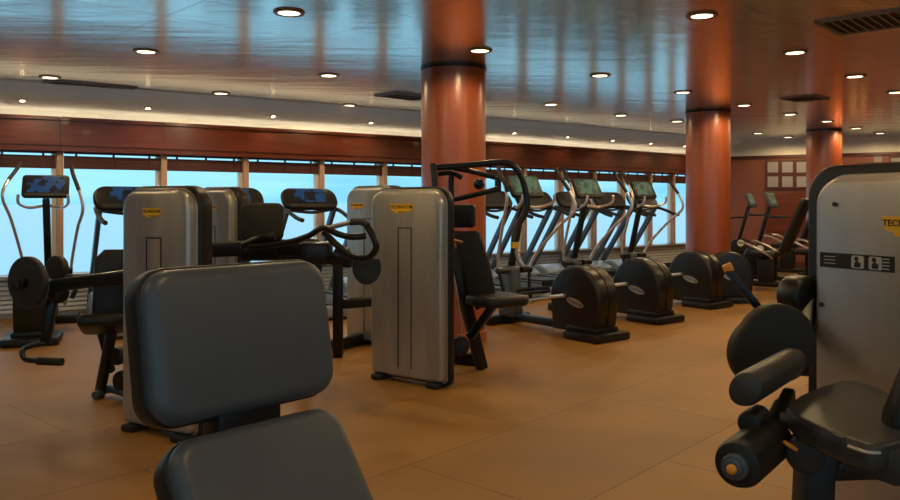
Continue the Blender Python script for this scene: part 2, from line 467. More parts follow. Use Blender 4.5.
# ceiling vents
def vent(px,py,w,h,rz,label):
    d=(HC-CZ)*F/(HY-py); c=V(((px-CX)/F*d,d,HC))
    o=empty('ceiling_vent',label,'vent',c,rz,'ceiling air vents')
    b=MB()
    for s in (-1,1):
        b.box((s*w/2,0,-.008),(.03,h,.016)); b.box((0,s*h/2,-.008),(w+.03,.03,.016))
    b.build('frame','vent',o)
    b=MB(); b.box((0,0,-.002),(w,h,.003)); b.build('backing','vent_dark',o)
    b=MB(); n=int(h/.06)
    for i in range(n): b.box((0,-h/2+(i+.5)*h/n,-.012),(w-.02,.022,.004),rot=Matrix.Rotation(R(25),4,'X'))
    b.build('slats','vent',o)
vent(868,22,.55,.55,R(48),'square slatted ceiling vent in the upper right corner of the photo')
vent(88,86,.9,.5,R(40),'slatted ceiling vent near the windows at the left of the photo')
vent(405,96,.6,.4,R(45),'small ceiling vent beside the top of the near column')
vent(805,98,.5,.4,R(45),'small ceiling vent above the farthest column')

# far wall fittings
fd=(C1-C0).normalized(); fn=V((fd.y,-fd.x,0)); fa=math.atan2(fd.y,fd.x)     # fn: into the room
def on_far(px):                                       # where the view of this column meets the far wall
    t=(px-CX)/F
    s=(t*C0.y-C0.x)/(fd.x-t*fd.y)
    return C0+fd*s, s
def zat(py,d): return CZ-(py-HY)/F*d
def far_rect(b,px0,px1,py0,py1,th,off=0.):
    p,_=on_far(px0); q,_=on_far(px1); m=(p+q)/2
    z0,z1=zat(py1,m.y),zat(py0,m.y)
    b.box(m+fn*(off+th/2)+V((0,0,(z0+z1)/2)),((q-p).length,th,z1-z0),rot=fa)
    return m,(q-p).length,z0,z1
def far_window(px0,px1,py0,py1,nx,label,ny=2):
    m,_=on_far((px0+px1)/2)
    o=empty('paned_screen',label,'window',(m.x,m.y,0),0,None,world=True)
    b=MB(); far_rect(b,px0,px1,py0,py1,.05); b.build('frame','mahogany_dark',o)
    w=(px1-px0)/nx; h=(py1-py0)/ny
    for i in range(nx):
        for j in range(ny):
            b=MB(); far_rect(b,px0+i*w+2,px0+(i+1)*w-2,py0+j*h+2,py0+(j+1)*h-2,.01,.05); b.build('pane','frost',o)
far_window(766,824,160,189,4,'dark framed screen of pale frosted panes behind the farthest column')
far_window(889,925,156,178,2,'dark framed pale panes at the right edge, on the far wall')
o=empty('wall_notice','small pale square notice on the far wall near its right end','notice',on_far(878)[0],0,None,world=True)
b=MB(); far_rect(b,874,882,153,162,.015); b.build('sheet','frost',o)
o=empty('lit_display','red and amber lit display shelf on the far wall beside the farthest column','display',on_far(857)[0],0,None,world=True)
b=MB(); far_rect(b,843,876,163,178,.12); b.build('case','mahogany_dark',o)
b=MB(); far_rect(b,845,874,164,167,.14); b.build('canopy','red_lit',o)
b=MB(); far_rect(b,850,857,169,177,.125); far_rect(b,861,866,169,177,.125); b.build('lit_panel','warm_lit',o)
b=MB(); m,_=on_far(795); p,_=on_far(766); q,_=on_far(824)
far_rect(b,766,824,193,232,.06); o=tag(b.build('wall_panel','mahogany'),'reddish brown wooden panel on the far wall below the frosted panes','panel')

# ------------------------------------------------------------------ elliptical trainers
def rot_pt(p, piv, a):                                # rotate in the yz plane about piv
    y,z=p[1]-piv[1],p[2]-piv[2]
    return (p[0], piv[1]+y*math.cos(a)-z*math.sin(a), piv[2]+y*math.sin(a)+z*math.cos(a))
def housing(root, r=.335, w=.30, cy=.33, cz=.385):
    pr=[]
    for i in range(40):
        a=R(-14)+R(208)*i/39
        pr.append((cy+r*math.cos(a),cz+r*math.sin(a)))
    pr+= [(cy-r*.93,.16),(cy-r*.80,.06),(cy+r*.9,.06)]
    M=frame_m((-w/2,0,0),(0,1,0),(0,0,1))             # local x->world y, y->z, z->x
    b=MB(); b.prism(pr,w,M,bev=.035,seg=4); h=b.build('flywheel_housing','housing',root,ang=35)
    b=MB(); b.box((0,cy-r-.005+.02,cz-.10),(.012,.01,.30),.003)
    b.tube([(0,cy-r*math.cos(R(t))-.003,cz+r*math.sin(R(t))) for t in range(-20,121,10)],.006,6); b.build('seam','black_plastic',h)
    for s in (-1,1):
        b=MB(); el=[(.115*math.cos(2*PI*i/28),.038*math.sin(2*PI*i/28)) for i in range(28)]
        Mb=frame_m((s*(w/2+.001),cy-.02,cz-.03),(0,-s,-.16),(0,0,1)); Mb=frame_m((s*(w/2-.001),cy-.02,cz-.03),(0,s*1.,.25*-1),(0,.25,1))
        b.prism(el,.004,Mb); bd=b.build('badge','satin_silver',root)
        text_mesh('TECHNOGYM',.031,Mb@Matrix.Translation((0,0,.0045)),'lettering','ink',bd,.0005)
    return h
def make_elliptical():
    o=empty('elliptical_trainer','','elliptical trainer')
    housing(o)
    b=MB(); b.box((0,.16,.04),(.50,.46,.08),.025); b.box((0,.22,.1),(.34,.4,.06),.02); b.build('rear_foot','black_plastic',o)
    b=MB(); b.box((0,.95,.09),(.12,1.0,.08),.015); b.box((0,1.5,.05),(.62,.16,.1),.02); b.build('base_beam','black_metal',o)
    for s in (-1,1):
        b=MB(); b.tube([(s*.18,.42,.46+.04*s),(s*.18,.8,.38+.03*s),(s*.18,1.28,.24)],.022,10); b.build('pedal_rail','chrome',o)
        p=MB(); M=Matrix.Translation((s*.19,.86,.44+.03*s))@Matrix.Rotation(R(-8),4,'X')
        p.box((0,0,0),(.16,.36,.035),.012,M=M); p.box((-s*.075,0,.03),(.014,.34,.05),.005,M=M); p.box((0,.17,.03),(.16,.02,.06),.006,M=M)
        p.build('pedal','black_plastic',o)
    b=MB(); b.box((0,1.42,.36),(.20,.26,.58),.05,taper=.75,seg=3); b.build('front_cover','slate',o)
    b=MB(); b.beam((0,1.42,.6),(0,1.22,1.40),.075,.055,.015); b.build('mast','black_metal',o)
    Mc=Matrix.Translation((0,1.19,1.53))@Matrix.Rotation(R(62),4,'X')
    b=MB(); b.prism(rrect(.46,.27,.04),.05,Mc@Matrix.Translation((0,0,-.03)),bev=.012); c=b.build('console','black_plastic',o)
    b=MB(); b.prism(rrect(.37,.20,.012),.003,Mc@Matrix.Translation((0,.015,.02))); b.build('screen','screen_green',c)
    b=MB(); b.prism(rrect(.40,.03,.01),.004,Mc@Matrix.Translation((0,-.11,.02))); b.build('key_strip','charcoal',c)
    b=MB()
    for s in (-1,1): b.tube([(s*.03,1.24,1.32),(s*.16,1.15,1.30),(s*.235,1.0,1.35),(s*.235,.97,1.44)],.016,8)
    b.build('fixed_handle','chrome',o)
    for s in (-1,1):
        a=R(9)*s; piv=(0,1.36,.6)
        pts=[(s*.23,1.36,.60),(s*.26,1.30,.80),(s*.33,1.08,1.14),(s*.39,.93,1.34),(s*.37,.97,1.50),(s*.29,1.12,1.70),(s*.27,1.17,1.78)]
        pts=[rot_pt(p,piv,a) for p in pts]
        cr=crom(pts,k=8); cut=int(len(cr)*.70)
        b=MB(); b.tube(cr[:cut+1],.017,10,False); arm=b.build('swing_arm','chrome',o)
        b=MB(); b.tube(cr[cut:],.021,10,False); b.build('grip','grip',arm)
        b=MB(); b.cyl((s*.10,1.36,.60),(s*.25,1.36,.60),.035); b.tube([(s*.23,1.36,.6),(s*.2,1.33,.42),(s*.18,1.28,.25)],.02,8); b.build('arm_link','black_metal',o)
    return o
ell=make_elliptical()
GE='elliptical trainers facing the windows'
e_spots=[((609,341),38,'black elliptical trainer with silver arms, nearest of the row right of the near column'),
         ((667,323),38,'black elliptical trainer second from the front in the row before the middle column'),
         ((718,308),38,'black elliptical trainer third from the front, its housing just left of the middle column')]
for i,(p,a,lb) in enumerate(e_spots):
    o=ell if i==0 else copy_tree(ell)
    place(o,gr(*p),R(a),lb,GE)
o=copy_tree(ell); place(o,gr(30,346),R(21),'black elliptical trainer at the far left, its lit console in front of the sea window',GE)
for c in o.children:
    for g in c.children:
        if g.name.startswith('screen'): g.data=g.data.copy(); g.data.materials[0]=MAT['screen_blue']

# upright stepper beside the column: housing and short frame
o=empty('exercise_bike','black exercise bike with round flywheel housing, farthest of the front row, by middle column','exercise bike',gr(753,302),R(84))
housing(o,.315,.24,.33,.37)
b=MB(); b.box((0,.2,.04),(.46,.42,.08),.025); b.build('rear_foot','black_plastic',o)

# ------------------------------------------------------------------ treadmills
def make_treadmill():
    o=empty('treadmill','','treadmill')
    b=MB(); b.box((0,-.15,.10),(.72,1.55,.14),.03); b.build('deck','hood',o)
    b=MB(); b.box((0,-.24,.175),(.46,1.3,.012),.003); b.build('belt','belt',o)
    for s in (-1,1):
        b=MB(); b.box((s*.30,-.24,.185),(.10,1.3,.025),.008); b.build('foot_rail','charcoal',o)
    pr=[(.38,.03),(.98,.03),(1.02,.10),(.92,.30),(.62,.33),(.40,.22)]
    b=MB(); b.prism(pr,.70,frame_m((-.35,0,0),(0,1,0),(0,0,1)),bev=.03); b.build('motor_hood','hood',o)
    for y,h in ((.75,.3),(-.85,.1)):
        b=MB(); b.box((0,y,.02),(.7,h,.04)); b.build('foot','rubber',o)
    for s in (-1,1):
        b=MB(); b.beam((s*.33,.90,.18),(s*.32,.14,1.29),.05,.095,.015,up=(0,1,0)); b.build('upright','slate',o)
    Mc=Matrix.Translation((0,.18,1.41))@Matrix.Rotation(R(55),4,'X')
    b=MB(); b.prism(rrect(.76,.32,(.12,.12,.14,.14)),.075,Mc@Matrix.Translation((0,0,-.06)),bev=.03,seg=3); c=b.build('console','black_plastic',o)
    b=MB(); b.prism(rrect(.42,.20,.015),.003,Mc@Matrix.Translation((0,.03,.016))); b.build('screen','screen_blue',c)
    b=MB(); b.prism(rrect(.60,.05,.02),.004,Mc@Matrix.Translation((0,-.12,.0155))); b.build('key_strip','charcoal',c)
    for s in (-1,1):
        b=MB(); b.tube([(s*.34,.28,1.29),(s*.36,.05,1.25),(s*.35,-.2,1.17),(s*.33,-.34,1.14)],.026,10); b.build('handrail','charcoal',o)
    b=MB(); b.tube([(-.33,.22,1.27),(0,.12,1.23),(.33,.22,1.27)],.02,8); b.build('front_bar','charcoal',o)
    return o
tm=make_treadmill()
# standing place: along a line 1.9 m inside the windows
inner=[]
for i,p in enumerate(WP):
    a=WP[max(i-1,0)]; c=WP[min(i+1,len(WP)-1)]; d=(c-a).normalized(); inner.append((p+V((d.y,-d.x,0))*1.28, math.atan2(d.y,d.x)))
def on_inner(px):
    for (p,a),(q,c) in zip(inner,inner[1:]):
        x0=CX+F*p.x/p.y; x1=CX+F*q.x/q.y
        if x0<=px<=x1:
            lo,hi=0,1
            for _ in range(40):
                t=(lo+hi)/2; m=p.lerp(q,t)
                if CX+F*m.x/m.y<px: lo=t
                else: hi=t
            return p.lerp(q,lo), a+(c-a)*lo
GT='treadmills lined up at the windows'
tl=[(133,'treadmill at the windows, its console showing just left of the leftmost gray tower'),
    (238,'treadmill at the windows behind the small black pad and second gray tower'),
    (316,'treadmill at the windows with a lit oval console, left of the third weight tower'),
    (385,'treadmill at the windows mostly hidden behind the pale gray tower left of near column'),
    (447,'treadmill at the windows directly behind the near column'),
    (500,'treadmill at the windows, first to the right of the near column'),
    (543,'treadmill at the windows, second to the right of the near column'),
    (582,'treadmill at the windows, third to the right of the near column'),
    (618,'treadmill at the windows, fourth to the right of the near column'),
    (651,'treadmill at the windows, fifth to the right of the near column'),
]
for i,(px,lb) in enumerate(tl):
    o=tm if i==0 else copy_tree(tm)
    p,a=on_inner(px)
    place(o,p,a,lb,GT)
    if i>=3:
        for c in o.children:
            for g in c.children:
                if g.name.startswith('screen'): g.data=g.data.copy(); g.data.materials[0]=MAT['charcoal']

# ------------------------------------------------------------------ recumbent bikes on the far right
def make_recumbent():
    o=empty('recumbent_bike','','exercise bike')
    b=MB(); b.box((0,0,.10),(.16,1.5,.10),.03); b.box((0,.62,.04),(.55,.12,.08),.02); b.box((0,-.70,.04),(.5,.12,.08),.02); b.build('frame','black_metal',o)
    b=MB(); pr=[(.42+.27*math.cos(R(t)),.40+.27*math.sin(R(t))) for t in range(0,360,12)]
    b.prism(pr,.2,frame_m((-.1,0,0),(0,1,0),(0,0,1)),bev=.03); b.build('drive_housing','housing',o)
    for s in (-1,1):
        b=MB(); b.cyl((s*.1,.42,.4),(s*.15,.42,.4),.05); b.beam((s*.14,.42,.4),(s*.14,.30,.4+s*.14),.03,.02); b.box((s*.21,.30,.4+s*.14),(.1,.09,.03),.008); b.build('pedal','black_plastic',o)
        b=MB(); b.cyl((s*.10,.40,.58),(s*.118,.40,.58),.065,bev=.006); b.build('side_cap','white_plastic',o)
    b=MB(); b.box((0,-.38,.56),(.46,.44,.09),.035,seg=3); b.build('seat','pad_black',o)
    b=MB(); b.box((0,-.42,.32),(.2,.26,.4),.03); b.build('seat_post','black_plastic',o)
    M=Matrix.Translation((0,-.62,.60))@Matrix.Rotation(R(22),4,'X')
    b=MB(); b.prism(rrect(.46,.90,.09),.08,M@frame_m((0,0,.45),(1,0,0),(0,0,1)),bev=.03); b.build('backrest','pad_black',o)
    for s in (-1,1):
        b=MB(); b.tube([(s*.2,-.55,.5),(s*.31,-.45,.6),(s*.32,-.2,.72),(s*.32,-.08,.74)],.018,8); b.build('side_handle','satin_silver',o)
    b=MB(); b.beam((0,.5,.5),(0,.28,1.30),.07,.06,.015); b.build('mast','black_metal',o)
    Mc=Matrix.Translation((0,.24,1.40))@Matrix.Rotation(R(68),4,'X')
    b=MB(); b.prism(rrect(.44,.28,.05),.05,Mc@Matrix.Translation((0,0,-.03)),bev=.012); c=b.build('console','slate',o)
    b=MB(); b.prism(rrect(.34,.19,.012),.003,Mc@Matrix.Translation((0,.01,.02))); b.build('screen','screen_green',c)
    b=MB(); b.tube([(-.3,.02,1.12),(-.2,.22,1.12),(0,.28,1.14),(.2,.22,1.12),(.3,.02,1.12)],.016,8); b.build('handlebar','black_metal',o)
    return o
rb=make_recumbent()
GR='exercise bikes in front of the far wall'
for i,(p,a,lb) in enumerate([((740,288),52,'black recumbent bike with slanted seat back, just right of the middle column'),
                             ((787,285),52,'black recumbent bike directly left of the large right weight tower'),
                             ((764,274),55,'recumbent bike nearest the far wall, between and behind the other two recumbent bikes')]):
    o=rb if i==0 else copy_tree(rb)
    place(o,gr(*p),R(a),lb,GR)

# ------------------------------------------------------------------ weight towers
def tower(root, M, w, t, h, name_badge=(0,.86), slot=True, strip=False, bscale=1., rim=.03, z0=.03, mark=True):
    """M maps x across the face, y out of the face, z up; origin at floor under the face centre."""
    def fm(off): return M@frame_m((0,off,z0+(h-z0)/2),(1,0,0),(0,0,1))          # prism z runs to -y (away from face)
    A=M@Matrix.Translation((0,0,0))
    FX=lambda off: M@Matrix(((1,0,0,0),(0,0,1,off),(0,1,0,z0+(h-z0)/2),(0,0,0,1)))   # local x, y=up, z=out of face
    b=MB(); b.prism(rrect(w-.03,h-z0-.03,(.035,.035,.11,.11),8),.05,FX(-.05),bev=.022,seg=3,both=False); cov=b.build('front_cover','cover_grey',root)
    b=MB(); b.prism(rrect(w,h-z0,(.04,.04,.125,.125),8),.012,FX(-.062),bev=.004); b.build('cover_rim','cover_edge',root)
    b=MB(); b.prism(rrect(w+rim,h-z0+.02+rim*.4,(.04,.04,.13,.13),8),t-.06,FX(-t-.002),bev=.02); b.build('rear_shell','black_plastic',root)
    for s in (-1,1):
        b=MB(); b.box((s*(w/2-.09),-t/2,.02),(.10,t+.06,.04),.012,M=M); b.build('foot','rubber',root)
    if slot:
        b=MB()
        for x in (-.062,.062): b.box((x,.001,h*.44),(.008,.004,h*.72),M=M)
        b.box((0,.001,h*.80),(.13,.004,.008),M=M)
        b.build('slot','charcoal',cov)
    bx,bz=name_badge
    bz*=h
    bp=[(-.105,-.021),(-.09,-.027),(-.03,-.03),(-.025,-.045),(.06,-.045),(.065,-.03),(.09,-.027),(.10,-.018),(.11,.028),(-.11,.028)]
    bp=[(x*bscale,y*bscale) for x,y in bp]
    Mb=M@Matrix(((1,0,0,bx),(0,0,1,.0),(0,1,0,bz),(0,0,0,1)))
    # badge frame is left-handed (x, up, out); mirror so lettering reads properly
    b=MB(); b.prism(bp,.004,Mb); bd=b.build('badge','yellow',root)
    Mt=M@frame_m((bx,.0046,bz+.002),(-1,0,0),(0,0,1))
    return cov,bd,Mt
def tower_matrix(pl, pr):
    """face runs from floor point pl (photo left) to pr (photo right); out of face is towards the camera."""
    pl=V(pl); pr=V(pr); c=(pl+pr)/2; x=(pr-pl).normalized(); y=V((x.y,-x.x,0))
    if y.dot(-c)<0: y=-y
    # x axis is flipped so that (x, y, z) is right handed
    X=-x
    return Matrix(((X.x,y.x,0,c.x),(X.y,y.y,0,c.y),(0,0,1,0),(0,0,0,1))), (pr-pl).length
def badge_text(bd,Mt,sc=1.):
    text_mesh('TECHNOGYM',.034*sc,Mt,'lettering','ink',bd,.0006,sx=1.0)
    b=MB(); b.box((0,-.036*sc,0),(.06*sc,.006*sc,.001),M=Mt); b.build('underline','ink',bd)

# --- left machine: leg machine with the left weight tower
M,w=tower_matrix(V(((120-CX)/F*4.66,4.66,0)), V(((190-CX)/F*4.36,4.36,0)))
A=empty('leg_curl_machine','strength machine at left with gray tower, dark round disc and hooked handle','strength machine',V((-1.95,5.0,0)),0,'strength machines with gray weight towers',world=True)
cov,bd,Mt=tower(A,M,w,.16,1.435,(.02,.905),bscale=.72); badge_text(bd,Mt,.72)
b=MB(); b.beam(at(190,268,4.75),at(52,286,5.05),.075,.085,.02); b.build('main_beam','black_metal',A)
ctr=at(28,282,5.0); ax=V((-.39,-.92,0)).normalized()
b=MB(); b.cyl(ctr-ax*.022,ctr+ax*.022,.165,seg=48,bev=.01); dsc=b.build('cam_disc','charcoal',A)
b=MB(); b.cyl(ctr+ax*.02,ctr+ax*.06,.03,bev=.006); b.box(ctr+ax*.05+V((-.03,0,-.02)),(.05,.03,.05),.01); b.build('hub','black_metal',dsc)
c2=at(58,268,5.25); b=MB(); b.cyl(c2-ax*.02,c2+ax*.03,.085,seg=32,bev=.01); b.build('pulley_cover','charcoal',A)
c2=at(58,293,5.1); b=MB(); b.ball(c2,.07,(1,.8,1)); b.build('roller_pad','pad_black',A)
b=MB(); b.tube([at(62,283,5.1),at(70,276,5.1),at(76,286,5.1),at(72,298,5.1)],.016,8); b.build('grab_handle','grip',A)
b=MB(); b.beam(at(53,296,5.1),at(45,344,5.1),.06,.05,.012); b.build('lever','black_metal',A)
b=MB(); b.tube([at(48,343,5.1),at(34,345,5.05),at(23,350,5.0),at(25,359,4.95),at(40,361,4.9)],.017,10); h=b.build('foot_bar','black_metal',A)
b=MB(); b.tube([at(38,361,4.9),at(62,362,4.85)],.025,10,False); b.build('grip','rubber',h)
Mp=frame_m(at(108,288,5.3),(.9,.35,.0),(.05,.1,1))
b=MB(); b.prism([(-.10,-.26),(.16,-.26),(.20,.22),(.12,.26),(-.02,.26),(-.08,.2)],.12,Mp,bev=.03); b.build('backrest','pad_black',A)
Mp=frame_m(at(104,318,5.2),(.9,.3,.0),(.3,-.9,.35))
b=MB(); b.prism(rrect(.30,.34,.06),.08,Mp,bev=.03); b.build('seat','pad_black',A)
b=MB(); b.beam(at(112,330,5.35),at(99,397,5.42),.05,.07,.012); b.beam(at(100,330,5.4),at(112,372,5.5),.035,.05,.01); b.build('seat_post','black_metal',A)
b=MB(); b.tube([gr(95,400)+V((0,0,.03)),gr(110,396)+V((0,0,.05)),gr(135,404)+V((0,0,.05))],.03,10); b.build('floor_tube','slate',A)
for (x,y,r) in ((122,355,.062),(127,380,.075)):
    c2=at(x,y,5.4); b=MB(); b.cyl(c2-ax*.07,c2+ax*.07,r,bev=.02); b.build('roller_pad','pad_black',A)

# --- second tower behind it, with small pad and curved handles
M,w=tower_matrix(V(((190-CX)/F*6.15,6.15,0)),V(((231-CX)/F*5.85,5.85,0)))
D=empty('arm_machine','strength machine with curved dark handles and small black pad behind the foreground bench','strength machine',V((-1.2,5.6,0)),0,'strength machines with gray weight towers',world=True)
cov,bd,Mt=tower(D,M,w,.17,1.46,(.0,.9),bscale=.7); badge_text(bd,Mt,.7)
b=MB(); b.beam(at(200,250,5.7),at(318,246,5.5),.09,.11,.02); b.build('main_beam','black_metal',D)
Mp=frame_m(at(262,222,5.55),(1,.05,0),(0,.15,1)); b=MB(); b.prism(rrect(.31,.27,.05),.07,Mp@Matrix.Translation((0,0,-.03)),bev=.025); b.build('chest_pad','pad_dark',D)
b=MB(); b.tube([at(243,246,5.4),at(262,238,5.35),at(275,236,5.35)],.028,10); b.build('pad_arm','black_metal',D)
b=MB(); b.tube([at(250,247,5.35),at(285,243,5.3),at(308,236,5.25),at(323,228,5.2),at(338,234,5.15),at(352,237,5.1),at(366,236,5.1)],.021,10); b.build('press_arm','black_metal',D)
b=MB(); b.tube([at(324,229,5.2),at(340,225,5.15),at(352,222,5.1)],.017,10); hh=b.build('handle','satin_silver',D)
b=MB(); b.tube([at(350,222,5.1),at(362,222,5.1),at(368,226,5.08)],.024,10); b.build('grip','grip',hh)
b=MB(); b.tube([at(366,224,5.1),at(373,236,5.05),at(376,248,5.05),at(368,257,5.1),at(352,256,5.15),at(338,246,5.2),at(324,232,5.25)],.023,10); b.build('handle_loop','black_metal',D)
b=MB(); b.box(at(316,253,5.45),(.22,.18,.16),.03); b.box(at(280,252,5.6),(.55,.16,.12),.03); b.cyl(at(334,252,5.3),at(345,258,5.3),.07,bev=.01); b.beam(at(315,255,5.5),at(352,262,5.45),.07,.09,.015); b.build('pivot_block','black_metal',D)
Mp=frame_m(at(367,267,5.4),(1,0,0),(0,0,1)); b=MB(); b.prism([(.10*math.cos(R(t)),.12*math.sin(R(t))) for t in range(150,400,10)],.03,Mp,bev=.006); b.build('cam_plate','charcoal',D)
b=MB(); b.prism([(-.12,.28),(.10,.28),(.03,-.15),(.02,-.62),(-.05,-.62),(-.06,0)],.06,frame_m(at(312,285,5.6),(1,0,0),(0,0,1)),bev=.01); b.beam(at(311,330,5.55),gr(300,392),.06,.06,.01); b.build('post','black_metal',D)
b=MB(); b.beam(gr(245,380)+V((0,0,.03)),gr(312,390)+V((0,0,.03)),.07,.06,.01); b.build('base_bar','black_metal',D)

# --- third tower, behind the middle tower
M,w=tower_matrix(V(((345-CX)/F*7.55,7.55,0)),V(((394-CX)/F*7.15,7.15,0)))
Cm=empty('cable_machine','pale gray weight tower machine with black post, just behind the chest press tower','strength machine',V((-.95,7.2,0)),0,'strength machines with gray weight towers',world=True)
cov,bd,Mt=tower(Cm,M,w,.17,1.50,(.16,.885),bscale=.8); badge_text(bd,Mt,.8)
b=MB(); b.beam(gr(338,357),at(338,262,6.78),.085,.085,.012); b.build('post','black_metal',Cm)
b=MB(); b.beam(at(338,304,6.8),at(375,301,7.0),.08,.09,.02); b.build('cross_beam','black_metal',Cm)
b=MB(); b.beam(gr(330,352)+V((0,0,.06)),gr(372,342)+V((0,0,.06)),.10,.10,.015); b.build('base_bar','black_metal',Cm)

# --- middle machine: chest press with overhead arms
M,w=tower_matrix(V(((369-CX)/F*6.03,6.03,0)),V(((443-CX)/F*5.62,5.62,0)))
B=empty('chest_press_machine','gray-towered chest press machine with overhead black arms, before the near column','strength machine',V((.1,6.0,0)),0,'strength machines with gray weight towers',world=True)
cov,bd,Mt=tower(B,M,w,.13,1.455,(.03,.905),bscale=1.); badge_text(bd,Mt,1.)
b=MB(); b.beam(at(440,240,6.0),at(433,163,6.0),.05,.10,.012); b.beam(at(449,205,6.0),at(449,360,6.1),.05,.09,.012); b.build('rear_post','black_metal',B)
b=MB(); b.tube([at(430,168,6.0),at(460,166,6.0),at(490,163,6.0),at(508,163,6.0),at(519,172,6.0),at(525,188,6.0),at(527,205,6.0),at(523,217,6.0),at(516,228,5.98),at(514,244,5.95),at(515,256,5.95)],.025,12); ov=b.build('overhead_arm','black_metal',B)
b=MB(); b.cyl(at(515,242,5.95),at(515,248,5.95),.034); b.build('ring','yellow',ov)
b=MB(); b.tube([at(516,247,5.95),at(519,260,5.9),at(523,266,5.9)],.02,8); b.build('lower_handle','satin_silver',ov)
b=MB(); b.tube([at(452,168,6.2),at(470,171,6.15),at(486,175,6.1),at(497,178,6.1)],.021,10); b.tube([at(452,168,6.2),at(451,185,6.2),at(452,203,6.2)],.024,10); b.tube([at(452,200,6.2),at(470,196,6.1),at(490,191,6.0),at(499,188,6.0)],.021,10); b.box(at(498,184,6.05),(.05,.05,.13),.015); b.build('press_arm','black_metal',B)
b=MB(); b.tube([at(438,174,6.1),at(452,173,6.1),at(462,178,6.1)],.02,8); b.ball(at(479,184,6.15),.045); b.build('link','black_metal',B)
b=MB(); b.tube([at(500,176,6.0),at(506,184,5.95),at(508,192,5.95)],.02,8); b.build('grip','grip',B)
Mp=frame_m(at(463,216,6.25),(.96,-.2,0),(.0,.0,1)); b=MB(); b.prism(rrect(.20,.185,.03),.08,Mp@Matrix.Translation((0,0,-.05)),bev=.02); b.build('headrest','pad_black',B)
q=[(453,231),(479,231),(490,264),(497,300),(476,310),(466,290)]
b=MB()
c0=at(474,268,6.25); Mp=frame_m(c0,(1,0,0),(0,0,1))
b.prism([((x-474)/F*6.25,-(y-268)/F*6.25) for x,y in q][::-1],.08,Mp@Matrix.Translation((0,0,-.03)),bev=.022); b.build('backrest','pad_dark',B)
b=MB(); b.prism(rrect(.42,.40,.10),.08,frame_m(at(497,301,6.1)+V((0,0,-.03)),(.86,.5,0),(-.5,.86,0)),bev=.03); b.build('seat','pad_black',B)
b=MB(); b.beam(at(452,248,6.2),gr(482,369),.07,.09,.012); b.build('front_post','black_metal',B)
b=MB(); b.beam(at(493,306,6.1),at(470,338,6.2),.06,.06,.01); b.beam(at(466,335,6.2),at(477,331,6.2),.03,.03); b.build('seat_strut','black_metal',B)
b=MB(); b.tube([at(452,240,6.1),at(463,243,6.1)],.014,8,False); b.build('adjuster','bronze',B)
b=MB(); b.tube([at(449,250,6.15),at(458,300,6.15),at(462,335,6.15)],.008,6); b.build('cable','chrome',B)
b=MB(); b.cyl(at(460,346,6.2)-V((0,.04,0)),at(460,346,6.2)+V((0,.04,0)),.075,bev=.012); b.build('pulley','charcoal',B)
b=MB(); b.beam(gr(440,362)+V((0,0,.05)),gr(484,366)+V((0,0,.05)),.09,.09,.012); b.build('base_bar','black_metal',B)

# --- right machine: leg extension with the large tower
pl=V(((811-CX)/F*3.12,3.12,0)); pr=pl+V((.43,-.90,0))*.62
M,w=tower_matrix(pl,pr)
E=empty('leg_extension_machine','leg extension machine with gray tower, big dark disc and rollers at right edge','strength machine',V((1.45,2.6,0)),0,'strength machines with gray weight towers',world=True)
cov,bd,Mt=tower(E,M,w,.15,1.462,(-.105,.872),slot=False,bscale=.98,rim=.15); badge_text(bd,Mt,.98)
# instruction strip with pictograms
Ms=M@frame_m((.11,.0005,1.128),(-1,0,0),(0,0,1))
b=MB(); b.prism([(-.155,-.029),(.155,-.029),(.155,.029),(-.155,.029)],.003,Ms); st=b.build('instruction_strip','ink',cov)
b=MB()
for x in (-.0,.072): 
    b.prism(rrect(.052,.048,.008),.0012,Ms@Matrix.Translation((x+.01,0,.003)))
b.build('pictogram_panel','pale_print',st)
b=MB()
for x in (.01,.082):
    T=Ms@Matrix.Translation((x,0,.0042))
    b.prism([(.009*math.cos(2*PI*i/14)-.004,.009*math.sin(2*PI*i/14)+.012) for i in range(14)],.001,T)
    b.prism([(-.014,-.02),(.012,-.02),(.014,-.004),(-.002,.004),(-.012,-.002)],.001,T)
b.build('pictogram','ink',st)
b=MB()
for j in range(4): b.box((.124,.018-j*.012,.0035),(.028,.004,.001),M=Ms)
for j in range(3): b.box((-.11,.014-j*.013,.0035),(.05,.003,.001),M=Ms)
b.build('printed_lines','pale_print',st)
for x,z in ((.11,1.345),(.05,.95)):
    b=MB(); b.cyl(M@V((w/2-x,0,z)),M@V((w/2-x,.006,z)),.009,seg=16); b.build('screw','charcoal',cov)
# big disc (two overlapping lobes)
dc=at(772,343,2.85); Md=frame_m(dc,(.93,.10,0),(0,0,1))
lob=[]
for i in range(64):
    t=2*PI*i/64
    x,y=math.cos(t),math.sin(t)
    r1=.150
    rr=max(r1, 0)
    best=0
    for (cx_,cy_,r_) in ((.015,-.0,.145),(-.035,-.035,.130)):
        bb=x*cx_+y*cy_; disc=bb*bb-(cx_*cx_+cy_*cy_-r_*r_)
        if disc>0: best=max(best,bb+math.sqrt(disc))
    lob.append((x*best,y*best))
b=MB(); b.prism(lob,.06,Md@Matrix.Translation((0,0,-.03)),bev=.014); b.build('cam_disc','pad_dark',E)
b=MB(); b.beam(at(762,312,2.95),at(727,269,2.98),.035,.03,.006); lv=b.build('range_lever','black_metal',E)
b=MB(); b.beam(at(730,272,2.98),at(726,264,2.985),.042,.036,.006); b.build('lever_tip','orange_plastic',lv)
c2=at(800,296,3.2); b=MB(); b.cyl(c2-V((-.02,.05,0)),c2+V((-.02,.05,0)),.085,bev=.02); b.build('counterweight','black_metal',E)
b=MB(); b.beam(at(806,300,3.2),at(800,372,3.0),.07,.07,.01); b.build('rear_arm','black_metal',E)
ua=V((.62,.785,0))
p0=at(744,390,2.25); p1=p0+ua*.50
